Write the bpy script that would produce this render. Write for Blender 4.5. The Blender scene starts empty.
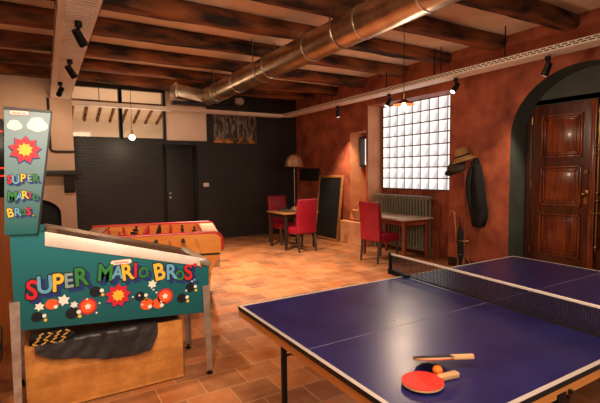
import bpy, bmesh, math, random
from mathutils import Vector, Matrix, noise
random.seed(7)
PI = math.pi
SC = bpy.context.scene
COL = SC.collection

# ------------------------------------------------------------------ camera
F_PX, CAM_H, PITCH, ROLL, YAW = 427.35, 1.5575, -0.0685, -0.0116, 0.538
def cam_axes():
    c, s = math.cos(PITCH), math.sin(PITCH)
    cr, sr = math.cos(ROLL), math.sin(ROLL)
    cy, sy = math.cos(YAW), math.sin(YAW)
    def conv(x, y, z):
        Y = y * c - z * s; Z = y * s + z * c
        return Vector((x * cy + Y * sy, -x * sy + Y * cy, Z))
    return conv(cr, 0, sr), conv(-sr, 0, cr), conv(0, 1, 0)
R_, U_, F_ = cam_axes()
cam = bpy.data.cameras.new('camera')
cam.sensor_width = 36; cam.lens = F_PX * 36 / 600; cam.clip_start = 0.05
co = bpy.data.objects.new('camera', cam); COL.objects.link(co)
M = Matrix.Identity(4)
for i in range(3):
    M[i][0], M[i][1], M[i][2] = R_[i], U_[i], -F_[i]
M[2][3] = CAM_H
co.matrix_world = M
SC.camera = co

# ------------------------------------------------------------------ colour management, world, lights
SC.view_settings.view_transform = 'Standard'
SC.view_settings.look = 'None'
SC.view_settings.gamma = 1
SC.view_settings.use_curve_mapping = False
SC.view_settings.exposure = 0.3

w = bpy.data.worlds.new('world'); SC.world = w; w.use_nodes = True
bg = w.node_tree.nodes['Background']
bg.inputs[0].default_value = (1.0, 0.86, 0.74, 1); bg.inputs[1].default_value = 0.34

WARM = (1.0, 0.72, 0.49)
def light(name, kind, loc, target, power, col=WARM, size=0.1, angle=60, blend=0.6, size_y=None):
    l = bpy.data.lights.new(name, kind); l.energy = power; l.color = col
    if kind == 'SPOT':
        l.spot_size = math.radians(angle); l.spot_blend = blend; l.shadow_soft_size = size
    elif kind == 'AREA':
        l.size = size
        if size_y: l.shape = 'RECTANGLE'; l.size_y = size_y
    else:
        l.shadow_soft_size = size
    o = bpy.data.objects.new(name, l); COL.objects.link(o); o.location = loc
    d = Vector(target) - Vector(loc)
    if d.length > 0: o.rotation_euler = d.to_track_quat('-Z', 'Y').to_euler()
    return o
# added area fill, unseen behind the camera where the room is left open
light('rear_fill', 'AREA', (0.6, -1.2, 2.9), (1.2, 5, 0.6), 62, (1, .80, .62), 2.4, size_y=1.0)
# more spots on the wide tray, and two added fills without fixtures
light('floor_fill', 'SPOT', (2.35, 6.2, 2.85), (2.75, 6.3, 0), 1000, (1, .80, .62), .10, 104, 1.0)  # added spot with no fixture, makes the bright pool on the floor
light('tray_lamp', 'SPOT', (.40, 3.35, 2.86), (1.6, 3.6, 0), 165, WARM, .04, 80, .8)
light('tray_lamp', 'SPOT', (.30, 1.55, 2.86), (.25, 3.3, .85), 210, WARM, .06, 62, .8)
light('ceiling_fill', 'POINT', (.7, .9, 2.45), (0, 0, 0), 70, WARM, .06)  # added unseen fill, no pendant here; lifts the ceiling and beams

# ------------------------------------------------------------------ helpers: colours and materials
def srgb(h, k=1.0):
    h = h.lstrip('#'); v = [int(h[i:i + 2], 16) / 255 for i in (0, 2, 4)]
    return tuple((x / 12.92 if x <= .04045 else ((x + .055) / 1.055) ** 2.4) * k for x in v) + (1,)
def mat(name, c1, c2=None, scale=8, rough=.6, metal=0, bump=0, detail=4, stretch=(1, 1, 1), emit=None, strength=0, lo=.35, hi=.65, coat=0, rough2=None, bscale=None):
    m = bpy.data.materials.new(name); m.use_nodes = True
    nt = m.node_tree; p = nt.nodes['Principled BSDF']
    p.inputs['Roughness'].default_value = rough; p.inputs['Metallic'].default_value = metal
    a = srgb(c1) if isinstance(c1, str) else tuple(c1) + (1,)
    p.inputs['Base Color'].default_value = a
    if coat: p.inputs['Coat Weight'].default_value = coat; p.inputs['Coat Roughness'].default_value = .15
    if c2 or bump or rough2:
        tc = nt.nodes.new('ShaderNodeTexCoord'); mp = nt.nodes.new('ShaderNodeMapping')
        mp.inputs['Scale'].default_value = stretch
        nt.links.new(tc.outputs['Object'], mp.inputs['Vector'])
        n = nt.nodes.new('ShaderNodeTexNoise'); n.inputs['Scale'].default_value = scale; n.inputs['Detail'].default_value = detail
        nt.links.new(mp.outputs[0], n.inputs['Vector'])
        if c2:
            r = nt.nodes.new('ShaderNodeValToRGB')
            r.color_ramp.elements[0].position = lo; r.color_ramp.elements[1].position = hi
            r.color_ramp.elements[0].color = a
            r.color_ramp.elements[1].color = srgb(c2) if isinstance(c2, str) else tuple(c2) + (1,)
            nt.links.new(n.outputs['Fac'], r.inputs[0]); nt.links.new(r.outputs[0], p.inputs['Base Color'])
        if rough2:
            mr = nt.nodes.new('ShaderNodeMapRange'); mr.inputs['To Min'].default_value = rough; mr.inputs['To Max'].default_value = rough2
            nt.links.new(n.outputs['Fac'], mr.inputs['Value']); nt.links.new(mr.outputs[0], p.inputs['Roughness'])
        if bump:
            b = nt.nodes.new('ShaderNodeBump'); b.inputs['Strength'].default_value = bump; b.inputs['Distance'].default_value = .02
            src = n
            if bscale:
                src = nt.nodes.new('ShaderNodeTexNoise'); src.inputs['Scale'].default_value = bscale; src.inputs['Detail'].default_value = 6
                nt.links.new(mp.outputs[0], src.inputs['Vector'])
            nt.links.new(src.outputs['Fac'], b.inputs['Height']); nt.links.new(b.outputs[0], p.inputs['Normal'])
    if emit:
        p.inputs['Emission Color'].default_value = srgb(emit); p.inputs['Emission Strength'].default_value = strength
    return m

def brick_mat(name, c1, c2, mortar, bw, bh, msize, rough, bump=.4, rot=0, axis='XY', offset=.5, n2=None, bias=0, nscale=3):
    m = bpy.data.materials.new(name); m.use_nodes = True
    nt = m.node_tree; N = nt.nodes; L = nt.links; p = N['Principled BSDF']
    p.inputs['Roughness'].default_value = rough
    tc = N.new('ShaderNodeTexCoord'); mp = N.new('ShaderNodeMapping')
    if axis == 'XZ': mp.inputs['Rotation'].default_value = (-PI / 2, 0, 0)
    else: mp.inputs['Rotation'].default_value = (0, 0, rot)
    L.new(tc.outputs['Object'], mp.inputs[0])
    b = N.new('ShaderNodeTexBrick'); b.inputs['Scale'].default_value = 1; b.offset = offset
    b.inputs['Brick Width'].default_value = bw; b.inputs['Row Height'].default_value = bh
    b.inputs['Mortar Size'].default_value = msize; b.inputs['Mortar Smooth'].default_value = .3; b.inputs['Bias'].default_value = bias
    b.inputs['Color1'].default_value = srgb(c1); b.inputs['Color2'].default_value = srgb(c2); b.inputs['Mortar'].default_value = srgb(mortar)
    L.new(mp.outputs[0], b.inputs['Vector'])
    out = b.outputs['Color']
    if n2:
        n = N.new('ShaderNodeTexNoise'); n.inputs['Scale'].default_value = nscale; n.inputs['Detail'].default_value = 7; n.inputs['Roughness'].default_value = .65
        L.new(tc.outputs['Object'], n.inputs['Vector'])
        r = N.new('ShaderNodeValToRGB'); r.color_ramp.elements[0].position = .3; r.color_ramp.elements[1].position = .72
        r.color_ramp.elements[0].color = srgb(n2[0]); r.color_ramp.elements[1].color = srgb(n2[1])
        L.new(n.outputs['Fac'], r.inputs[0])
        mx = N.new('ShaderNodeMix'); mx.data_type = 'RGBA'; mx.inputs[0].default_value = n2[2]
        L.new(out, mx.inputs[6]); L.new(r.outputs[0], mx.inputs[7]); out = mx.outputs[2]
    L.new(out, p.inputs['Base Color'])
    bp = N.new('ShaderNodeBump'); bp.inputs['Strength'].default_value = bump; bp.inputs['Distance'].default_value = .01; bp.invert = True
    L.new(b.outputs['Fac'], bp.inputs['Height']); L.new(bp.outputs[0], p.inputs['Normal'])
    return m

def gradient_mat(name, c0, c1, z0, z1, rough=.35):
    """printed colour fade on the artwork, in the object's own height"""
    m = bpy.data.materials.new(name); m.use_nodes = True
    nt = m.node_tree; N = nt.nodes; L = nt.links; p = N['Principled BSDF']; p.inputs['Roughness'].default_value = rough
    tc = N.new('ShaderNodeTexCoord'); sx = N.new('ShaderNodeSeparateXYZ'); L.new(tc.outputs['Object'], sx.inputs[0])
    mr = N.new('ShaderNodeMapRange'); mr.inputs['From Min'].default_value = z0; mr.inputs['From Max'].default_value = z1
    L.new(sx.outputs['Z'], mr.inputs['Value'])
    r = N.new('ShaderNodeValToRGB'); r.color_ramp.elements[0].color = srgb(c0); r.color_ramp.elements[1].color = srgb(c1)
    L.new(mr.outputs[0], r.inputs[0]); L.new(r.outputs[0], p.inputs['Base Color'])
    return m

MT = {}
MT['floor'] = brick_mat('terracotta_tiles', '#b0602a', '#642f15', '#a87f58', .31, .26, .006, .42, .35, rot=0, n2=('#5c3119', '#dca878', .36), nscale=2.6)
MT['red_plaster'] = mat('red_plaster', '#682a1d', '#b86443', 3.4, .6, 0, .3, 14, bscale=9, lo=.25, hi=.75)
MT['lit_ochre_plaster'] = mat('lit_ochre_plaster', '#b87650', '#d69a6c', 2.6, .6, 0, .25, 8, bscale=9, lo=.3, hi=.7)  # paler plaster for reveals and ledge, window light put into the colour
MT['green_paint'] = mat('dark_green_paint', '#3a423c', '#465049', 3, .5, 0, .1)
MT['beige_plaster'] = mat('beige_plaster', '#c8a88c', '#d4b699', 2, .8, 0, .2, bscale=12)
MT['pale_panel'] = mat('pale_panel_paint', '#ecd8c2', '#f2e0cc', 3, .6)
MT['black_brick'] = brick_mat('black_wall', '#202223', '#292a2a', '#111213', .42, .055, .006, .45, .9, axis='XZ', offset=.5)
MT['black'] = mat('black_paint', '#141516', '#1b1c1d', 5, .5, 0, .08)
MT['ceiling'] = mat('ceiling_boards', '#e4cbb0', '#f0dac0', 3, .8, 0, .15)
MT['beam'] = mat('old_beam_wood', '#1a0d06', '#94562c', 3.0, .82, 0, .8, 10, (.55, 2.0, 2.0), lo=.38, hi=.66, bscale=6)
MT['metal'] = mat('galvanised_metal', '#a48d74', '#bfa68a', 6, .26, .95, .05, rough2=.4)
MT['bright_metal'] = mat('bright_seam_metal', '#d8d0c8', None, rough=.3, metal=.9)
MT['tray'] = mat('cable_tray_metal', '#efdfcc', '#f6eadb', 4, .5, .05)
MT['dark_metal'] = mat('dark_metal', '#17181a', None, rough=.4, metal=.6)
MT['steel'] = mat('scuffed_steel', '#b5a596', '#d4c8bc', 14, .35, .8)
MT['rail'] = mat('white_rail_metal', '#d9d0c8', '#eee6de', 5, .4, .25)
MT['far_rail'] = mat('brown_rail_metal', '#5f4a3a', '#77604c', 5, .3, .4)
MT['red'] = mat('red_leatherette', '#7e081c', '#8c0c21', 7, .42, 0, .1)
MT['dark_wood'] = mat('dark_stained_wood', '#1c0f0a', '#2a170f', 6, .45, 0, .1, 5, (1, 1, .15))
MT['mid_wood'] = mat('brown_wood', '#8a5a32', '#a8713f', 6, .45, 0, .1, 5, (1, .2, 1))
MT['table2_top'] = mat('pale_table_top', '#b39a80', '#c8b095', 4, .35, 0, .05, 5, (.3, 1, 1))
MT['red_wood'] = mat('reddish_wood', '#6a2f1b', '#7f3d22', 6, .45, 0, .1, 5, (1, 1, .2))
MT['door_wood'] = mat('varnished_door_wood', '#4a1a0a', '#97451c', 7, .32, 0, .12, 6, (1, 3.5, .35), lo=.3, hi=.7, coat=.3)
MT['door_stile'] = mat('shaded_door_wood', '#33130a', '#5f2a12', 7, .3, 0, .12, 6, (1, 3.5, .35), lo=.3, hi=.7, coat=.3)  # darker copy of the door wood; contrast with lit panels is painted
MT['frame_wood'] = mat('dark_frame_wood', '#2b140b', '#3f2011', 7, .4, 0, .1, 5, (1, 3, .3))
MT['brass'] = mat('brass', '#97784c', None, rough=.3, metal=1)
MT['copper'] = mat('copper_lamp', '#f4dcc0', None, rough=.2, metal=.75)
MT['white'] = mat('white_plastic', '#e6ded4', None, rough=.4)
MT['table_blue'] = mat('blue_table_top', '#1d1f5a', '#232666', 5, .24, 0, 0, 4, rough2=.36)
MT['table_blue'].node_tree.nodes['Principled BSDF'].inputs['Specular IOR Level'].default_value = .85
MT['white_line'] = mat('white_line_paint', '#c4bcb6', None, rough=.45)
MT['centre_line'] = mat('grey_centre_line', '#7f7a94', None, rough=.45)  # greyer than the border lines
MT['edge_black'] = mat('black_edge', '#0e0e10', None, rough=.5)
MT['apron'] = mat('pale_wood_apron', '#c27b3a', '#d38c48', 9, .5, 0, .05, 5, (.3, .3, 3))
MT['net'] = mat('net_cord', '#16161a', None, rough=.8)
MT['rubber_red'] = mat('red_rubber', '#d3322c', '#dc3d34', 30, .55)
MT['rubber_black'] = mat('black_rubber', '#131315', None, rough=.6)
MT['ply'] = mat('pale_plywood', '#d9b184', '#c79a6a', 20, .5, 0, 0, 4, (.2, 1, 1))
MT['orange'] = mat('orange_ball', '#ee7a1c', None, rough=.45)
MT['teal'] = gradient_mat('teal_cabinet_print', '#004f54', '#0a6872', .5, 1.15, .45)
MT['bb'] = gradient_mat('teal_backbox_print', '#00595b', '#7f9aa6', 1.2, 1.95, .45)
MT['pin_black'] = mat('black_cabinet', '#121214', '#1a1a1c', 6, .35)
MT['playfield'] = mat('smoky_playfield_glass', '#4a3626', '#5c4330', 3, .12, 0, 0)
def planks():
    m = brick_mat('butcher_block_wood', '#d08a42', '#ad6a2c', '#96591f', .52, .085, .0012, .45, .1, axis='XZ', offset=.37, n2=('#6e3a14', '#e0a056', .5), nscale=7)
    return m
MT['planks'] = planks()
MT['bag'] = mat('black_plastic_sheet', '#1a1a1c', '#2c2b2d', 9, .5, 0, .4, 6, bscale=16)
MT['foos'] = mat('orange_varnished_wood', '#c8762f', '#d88a3e', 5, .35, 0, .05, 5, (.4, 2, 2), coat=.3)
MT['foos_top'] = mat('speckled_table_end', '#b88f70', '#cfa987', 30, .35)
MT['trim_red'] = mat('red_trim', '#a8191a', '#bb2020', 8, .35)
MT['foos_green'] = mat('playing_field', '#c06e2a', '#cc7a32', 5, .3)
MT['radiator'] = mat('olive_grey_enamel', '#6d6a5b', '#7a7667', 5, .35, 0, .05)
MT['straw'] = mat('straw', '#8f693a', '#a8824e', 60, .8, 0, .4)
MT['olive'] = mat('olive_cloth', '#30291f', '#3d3428', 40, .9, 0, .2)
MT['cloth_black'] = mat('black_wool', '#050507', '#090a0b', 12, .95, 0, .4)
MT['wicker'] = mat('pale_wicker', '#b58350', '#d3a06a', 50, .7, 0, .5)
MT['slate'] = mat('blackboard_slate', '#151617', '#1d1e1f', 4, .55)
MT['bulb'] = mat('lit_bulb', '#ffffff', None, emit='#ffd9a8', strength=25)
MT['globe'] = mat('lit_globe', '#ffffff', None, emit='#ffdcb8', strength=2.0)
MT['amber_glass'] = mat('amber_glass_shade', '#7d4426', None, rough=.3, metal=.7)
MT['lens'] = mat('lit_spot_lens', '#ffffff', None, emit='#ffe6cc', strength=5)
MT['back_white'] = mat('white_room_paint', '#d8c2a8', None, rough=.8)
MT['rope_yellow'] = mat('yellow_pattern', '#b58a3a', None, rough=.7)
MT['conduit'] = mat('black_conduit', '#1a1512', None, rough=.5)
MT['led'] = mat('red_light_strip', '#ff3020', None, emit='#ff2a18', strength=1.5)
MT['wood_orange'] = mat('orange_wood', '#b56a2e', '#c87a3a', 5, .5, 0, .05, 5, (3, 3, .3))
MT['vent_cap'] = mat('pale_cap', '#d0c4b8', None, rough=.4)
for k, c in dict(ink_red='#c3202c', ink_blue='#5fa0c4', ink_yellow='#e3b63a', ink_green='#2c7d3c', ink_grey='#7f9f9c', ink_navy='#17306e', ink_black='#10151c', ink_white='#e9e2da', ink_orange='#dd5a2a').items():
    MT[k] = mat(k, c, None, rough=.4)

def block_glass():
    m = bpy.data.materials.new('daylit_glass_block'); m.use_nodes = True
    nt = m.node_tree; N = nt.nodes; L = nt.links; p = N['Principled BSDF']
    p.inputs['Base Color'].default_value = (.35, .35, .35, 1); p.inputs['Roughness'].default_value = .15
    tc = N.new('ShaderNodeTexCoord'); n = N.new('ShaderNodeTexNoise'); n.inputs['Scale'].default_value = 7
    L.new(tc.outputs['Object'], n.inputs['Vector'])
    r = N.new('ShaderNodeValToRGB'); r.color_ramp.elements[0].position = .3; r.color_ramp.elements[1].position = .7
    r.color_ramp.elements[0].color = srgb('#a3a1a4'); r.color_ramp.elements[1].color = srgb('#fdf6f0')
    sx = N.new('ShaderNodeSeparateXYZ'); L.new(tc.outputs['Object'], sx.inputs[0])
    def mth(op, a, b):
        q = N.new('ShaderNodeMath'); q.operation = op
        for k, v in enumerate((a, b)):
            if v is None: continue
            if isinstance(v, (int, float)): q.inputs[k].default_value = v
            else: L.new(v, q.inputs[k])
        return q.outputs[0]
    fy = mth('FRACT', mth('DIVIDE', mth('SUBTRACT', sx.outputs['Y'], 4.886), .2055), None)   # refraction gradient painted into the glow of every block
    fz = mth('FRACT', mth('DIVIDE', mth('SUBTRACT', sx.outputs['Z'], 1.21), .2063), None)
    band = mth('ADD', mth('MULTIPLY', fy, .55), mth('MULTIPLY', fz, .25))
    tot = mth('ADD', band, mth('MULTIPLY', n.outputs['Fac'], .25))
    L.new(tot, r.inputs[0]); L.new(r.outputs[0], p.inputs['Emission Color'])
    p.inputs['Emission Strength'].default_value = 1.2
    return m
MT['block_glass'] = block_glass()
MT['grout'] = mat('grey_grout', '#6e5a52', None, rough=.8)
MT['lit_pane'] = mat('daylit_pane', '#cccccc', None, rough=.2, emit='#fff0e2', strength=1.0)
def clear_glass():
    m = bpy.data.materials.new('transom_glass'); m.use_nodes = True
    nt = m.node_tree; N = nt.nodes; L = nt.links
    out = N['Material Output']; g = N.new('ShaderNodeBsdfGlossy'); g.inputs['Roughness'].default_value = .03
    t = N.new('ShaderNodeBsdfTransparent'); t.inputs[0].default_value = (.93, .9, .86, 1)
    f = N.new('ShaderNodeFresnel'); f.inputs[0].default_value = 1.5
    mx = N.new('ShaderNodeMixShader'); L.new(f.outputs[0], mx.inputs[0]); L.new(t.outputs[0], mx.inputs[1]); L.new(g.outputs[0], mx.inputs[2])
    L.new(mx.outputs[0], out.inputs[0]); return m
MT['glass'] = clear_glass()
def painting_mat():
    m = bpy.data.materials.new('abstract_canvas'); m.use_nodes = True
    nt = m.node_tree; N = nt.nodes; L = nt.links; p = N['Principled BSDF']; p.inputs['Roughness'].default_value = .6
    tc = N.new('ShaderNodeTexCoord'); mp = N.new('ShaderNodeMapping'); mp.inputs['Scale'].default_value = (9, 1, 2.2)
    L.new(tc.outputs['Object'], mp.inputs[0])
    n = N.new('ShaderNodeTexNoise'); n.inputs['Scale'].default_value = 1.5; n.inputs['Detail'].default_value = 6; n.inputs['Roughness'].default_value = .7
    L.new(mp.outputs[0], n.inputs['Vector'])
    r = N.new('ShaderNodeValToRGB'); e = r.color_ramp.elements
    e[0].position = .36; e[0].color = srgb('#17150f'); e[1].position = .72; e[1].color = srgb('#d6cdb8')
    for ps, c in ((.47, '#36322c'), (.53, '#6a6258'), (.6, '#938a7a'), (.64, '#4c463e')):
        x = e.new(ps); x.color = srgb(c)
    L.new(n.outputs['Fac'], r.inputs[0])
    sx = N.new('ShaderNodeSeparateXYZ'); L.new(tc.outputs['Object'], sx.inputs[0])
    mr = N.new('ShaderNodeMapRange'); mr.inputs['From Min'].default_value = .16; mr.inputs['From Max'].default_value = .03
    L.new(sx.outputs['Z'], mr.inputs['Value'])
    mx = N.new('ShaderNodeMix'); mx.data_type = 'RGBA'; L.new(mr.outputs[0], mx.inputs[0]); L.new(r.outputs[0], mx.inputs[6])
    n2 = N.new('ShaderNodeTexNoise'); n2.inputs['Scale'].default_value = 9; L.new(tc.outputs['Object'], n2.inputs['Vector'])
    r2 = N.new('ShaderNodeValToRGB'); r2.color_ramp.elements[0].position = .4; r2.color_ramp.elements[1].position = .62
    r2.color_ramp.elements[0].color = srgb('#3c2a18'); r2.color_ramp.elements[1].color = srgb('#c98a3c')
    L.new(n2.outputs['Fac'], r2.inputs[0]); L.new(r2.outputs[0], mx.inputs[7]); L.new(mx.outputs[2], p.inputs['Base Color'])
    return m
MT['canvas'] = painting_mat()

# ------------------------------------------------------------------ helpers: meshes
class MB:
    def __init__(s): s.bm = bmesh.new(); s.mi = 0
    def _tag(s, faces):
        for f in faces: f.material_index = s.mi
    def box(s, x0, x1, y0, y1, z0, z1, bev=0, mtx=None, seg=2):
        t = bmesh.new()
        v = [t.verts.new((x, y, z)) for x in (x0, x1) for y in (y0, y1) for z in (z0, z1)]
        for q in ((0, 1, 3, 2), (4, 6, 7, 5), (0, 4, 5, 1), (2, 3, 7, 6), (0, 2, 6, 4), (1, 5, 7, 3)):
            t.faces.new([v[i] for i in q])
        bmesh.ops.recalc_face_normals(t, faces=t.faces)
        if bev: bmesh.ops.bevel(t, geom=list(t.edges), offset=bev, segments=seg, affect='EDGES', profile=.5)
        s.merge(t, mtx); return s
    def merge(s, t, mtx=None):
        if mtx is not None: bmesh.ops.transform(t, matrix=mtx, verts=t.verts)
        vm = {v: s.bm.verts.new(v.co) for v in t.verts}
        for f in t.faces:
            try:
                nf = s.bm.faces.new([vm[v] for v in f.verts]); nf.material_index = s.mi; nf.smooth = f.smooth
            except ValueError: pass
        t.free()
    def prism(s, poly, axis, a, b, mtx=None, bev=0):
        """poly: 2D points; axis 'X' -> (y,z), 'Y' -> (x,z), 'Z' -> (x,y); extruded from a to b"""
        t = bmesh.new()
        def P(p, k):
            return {'X': (k, p[0], p[1]), 'Y': (p[0], k, p[1]), 'Z': (p[0], p[1], k)}[axis]
        A = [t.verts.new(P(p, a)) for p in poly]; B = [t.verts.new(P(p, b)) for p in poly]
        n = len(poly)
        t.faces.new(A); t.faces.new(B[::-1])
        for i in range(n): t.faces.new([A[i], B[i], B[(i + 1) % n], A[(i + 1) % n]])
        bmesh.ops.recalc_face_normals(t, faces=t.faces)
        if bev: bmesh.ops.bevel(t, geom=list(t.edges), offset=bev, segments=2, affect='EDGES', profile=.5)
        s.merge(t, mtx); return s
    def cyl(s, p0, p1, r0, r1=None, n=14, caps=True):
        r1 = r0 if r1 is None else r1
        p0, p1 = Vector(p0), Vector(p1); d = (p1 - p0)
        q = d.to_track_quat('Z', 'Y').to_matrix()
        A = []; B = []
        for i in range(n):
            a = 2 * PI * i / n; e = q @ Vector((math.cos(a), math.sin(a), 0))
            A.append(s.bm.verts.new(p0 + e * r0)); B.append(s.bm.verts.new(p1 + e * r1))
        fs = [s.bm.faces.new([A[i], A[(i + 1) % n], B[(i + 1) % n], B[i]]) for i in range(n)]
        if caps: fs += [s.bm.faces.new(A[::-1]), s.bm.faces.new(B)]
        s._tag(fs); return s
    def tube(s, pts, r, n=8, closed=False):
        pts = [Vector(p) for p in pts]; rings = []; m = len(pts)
        up = Vector((0, 0, 1)); prev = None
        for i, p in enumerate(pts):
            if closed: d = pts[(i + 1) % m] - pts[i - 1]
            else: d = (pts[min(i + 1, m - 1)] - pts[max(i - 1, 0)])
            d.normalize()
            if prev is None:
                a = d.cross(up)
                if a.length < 1e-3: a = d.cross(Vector((1, 0, 0)))
            else: a = prev - d * prev.dot(d)
            a.normalize(); b = d.cross(a); prev = a
            rr = r[i] if isinstance(r, (list, tuple)) else r
            rings.append([s.bm.verts.new(p + (a * math.cos(2 * PI * k / n) + b * math.sin(2 * PI * k / n)) * rr) for k in range(n)])
        fs = []
        for i in range(m if closed else m - 1):
            A, B = rings[i], rings[(i + 1) % m]
            for k in range(n): fs.append(s.bm.faces.new([A[k], A[(k + 1) % n], B[(k + 1) % n], B[k]]))
        if not closed: fs += [s.bm.faces.new(rings[0][::-1]), s.bm.faces.new(rings[-1])]
        s._tag(fs); return s
    def lathe(s, prof, n=24, mtx=None, cap=True):
        t = bmesh.new(); rings = []
        for r, z in prof:
            if r < 1e-5: rings.append([t.verts.new((0, 0, z))])
            else: rings.append([t.verts.new((r * math.cos(2 * PI * k / n), r * math.sin(2 * PI * k / n), z)) for k in range(n)])
        for A, B in zip(rings, rings[1:]):
            for k in range(n):
                a = [A[k % len(A)], A[(k + 1) % len(A)]] if len(A) > 1 else [A[0]]
                b = [B[(k + 1) % len(B)], B[k % len(B)]] if len(B) > 1 else [B[0]]
                if len(a) + len(b) >= 3: t.faces.new(a + b)
        if cap:
            for rg in (rings[0], rings[-1]):
                if len(rg) > 2: t.faces.new(rg)
        bmesh.ops.recalc_face_normals(t, faces=t.faces)
        s.merge(t, mtx); return s
    def ball(s, c, r, sc=(1, 1, 1), n=16, mtx=None):
        t = bmesh.new(); bmesh.ops.create_uvsphere(t, u_segments=n, v_segments=n // 2, radius=r)
        m = Matrix.Translation(c) @ Matrix.Diagonal((*sc, 1))
        s.merge(t, (mtx @ m) if mtx is not None else m); return s
    def poly(s, pts):
        s._tag([s.bm.faces.new([s.bm.verts.new(p) for p in pts])]); return s
    def noise(s, amp, freq, seed=0):
        for v in s.bm.verts:
            p = v.co * freq + Vector((seed, seed * 1.7, 0))
            v.co += noise.noise_vector(p) * amp
        return s
    def build(s, name, mats, parent=None, smooth=35, flat=False):
        me = bpy.data.meshes.new(name); s.bm.to_mesh(me); s.bm.free()
        for m in (mats if isinstance(mats, (list, tuple)) else [mats]): me.materials.append(MT[m])
        if not flat:
            for p in me.polygons: p.use_smooth = True
            me.set_sharp_from_angle(angle=math.radians(smooth))
        o = bpy.data.objects.new(name, me); COL.objects.link(o)
        if parent is not None: o.parent = parent
        return o

def thing(name, label, cat, loc=(0, 0, 0), rotz=0, group=None):
    o = bpy.data.objects.new(name, None); COL.objects.link(o); o.empty_display_size = .1
    o.location = loc; o.rotation_euler = (0, 0, rotz); o['label'] = label; o['category'] = cat
    if group: o['group'] = group
    return o
def tag(o, label, cat, group=None, loc=None, rot=None):
    o['label'] = label; o['category'] = cat
    if group: o['group'] = group
    if loc is not None: o.location = loc
    if rot is not None: o.rotation_euler = rot
    return o
def struct(o, label=None, cat=None):
    o['kind'] = 'structure'
    if label: o['label'] = label
    if cat: o['category'] = cat
    return o
def dup(root, loc=None, rotz=None, label=None):
    r = root.copy(); COL.objects.link(r)
    if loc is not None: r.location = loc
    if rotz is not None: r.rotation_euler = (0, 0, rotz)
    if label: r['label'] = label
    for ch in list(root.children):
        c = ch.copy(); COL.objects.link(c); c.parent = r
        for g in ch.children:
            d = g.copy(); COL.objects.link(d); d.parent = c
    return r
def letters_mesh(mb, txt, size_h, bold, mtx, depth=.0):
    """outline letters of the built-in font, scaled to height size_h, centred on x"""
    cu = bpy.data.curves.new('lettering', 'FONT'); cu.body = txt; cu.size = 1; cu.offset = bold; cu.align_x = 'CENTER'; cu.extrude = depth
    ob = bpy.data.objects.new('lettering', cu); COL.objects.link(ob)
    dg = bpy.context.evaluated_depsgraph_get(); dg.update()
    me = ob.evaluated_get(dg).to_mesh()
    t = bmesh.new(); t.from_mesh(me)
    ob.evaluated_get(dg).to_mesh_clear()
    bpy.data.objects.remove(ob); bpy.data.curves.remove(cu)
    bmesh.ops.transform(t, matrix=Matrix.Scale(size_h / .73, 4), verts=t.verts)
    mb.merge(t, mtx)

# ------------------------------------------------------------------ the room
WX, WB, BACK_Y, CEIL = 5.70, 6.05, 9.70, 3.45
struct(MB().box(-2.2, 7.2, -1.5, 14.0, -.1, 0).build('floor', 'floor', flat=True))
struct(MB().box(-2.3, 7.2, -1.5, 9.83, CEIL, CEIL + .1).build('ceiling', 'ceiling', flat=True))
struct(MB().box(-2.3, -2.2, -1.5, 10.0, 0, CEIL).build('wall_left', 'beige_plaster', flat=True))

# right wall: one thick wall with an arched door recess, a window recess, and a small niche
def right_wall():
    m = MB(); m.mi = 0
    yc, hw, zs, rise = 2.78, .93, 2.0, .86
    arch = [(yc - hw, 0), (yc - hw, zs)]
    N = 28
    for i in range(1, N): a = PI - PI * i / N; arch.append((yc + hw * math.cos(a), zs + rise * math.sin(a)))
    arch += [(yc + hw, zs), (yc + hw, 0)]
    poly = [(-1.5, 0)] + arch + [(4.77, 0), (4.77, 2.86), (6.82, 2.88), (6.82, 0), (6.885, 0), (6.885, CEIL), (-1.5, CEIL)]
    m.prism(poly, 'X', WX, WB + .12)
    m.box(WX, WB + .12, 6.885, 7.42, 0, .53); m.box(WX, WB + .12, 6.885, 7.42, 2.39, CEIL)
    m.box(WX, WB + .12, 7.42, BACK_Y + .15, 0, CEIL)
    m.box(WB + .12, WB + .3, -1.5, BACK_Y + .15, 0, CEIL)        # outer leaf closing the recesses
    m.mi = 2
    m.box(WB + .02, WB + .12, 4.75, 6.84, 0, 1.205); m.box(WB + .02, WB + .12, 4.75, 6.84, 2.87, 2.9)
    m.mi = 1
    m.box(WX - .11, WX + .01, 6.87, 7.73, 0, .49, .012)          # low ledge under the niche
    m.mi = 2
    m.box(WB + .0, WB + .12, 1.8, 3.75, 2.45, 2.95)              # tympanum above the door
    for f in m.bm.faces:
        c = f.calc_center_median(); n = f.normal
    m.bm.normal_update()
    for f in m.bm.faces:
        c = f.calc_center_median(); n = f.normal
        if WX + .02 < c.x <= WB + .13 and 1.8 < c.y < 3.76 and c.z < 3.0: f.material_index = 3
        elif f.material_index == 2: f.material_index = 0
        if abs(n.x) < .3 and WX < c.x < WB + .15 and 6.7 < c.y < 7.6 and c.z < 2.9: f.material_index = 1
    return m.build('wall_right', ['red_plaster', 'lit_ochre_plaster', 'red_plaster', 'green_paint'], flat=True)
struct(right_wall())
struct(MB().box(WX - .025, WX, 3.75, 4.75, 0, .14, .006).build('baseboard_right', 'dark_wood'))
# recess pier and niche get a paler ochre, the light there painted in

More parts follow.
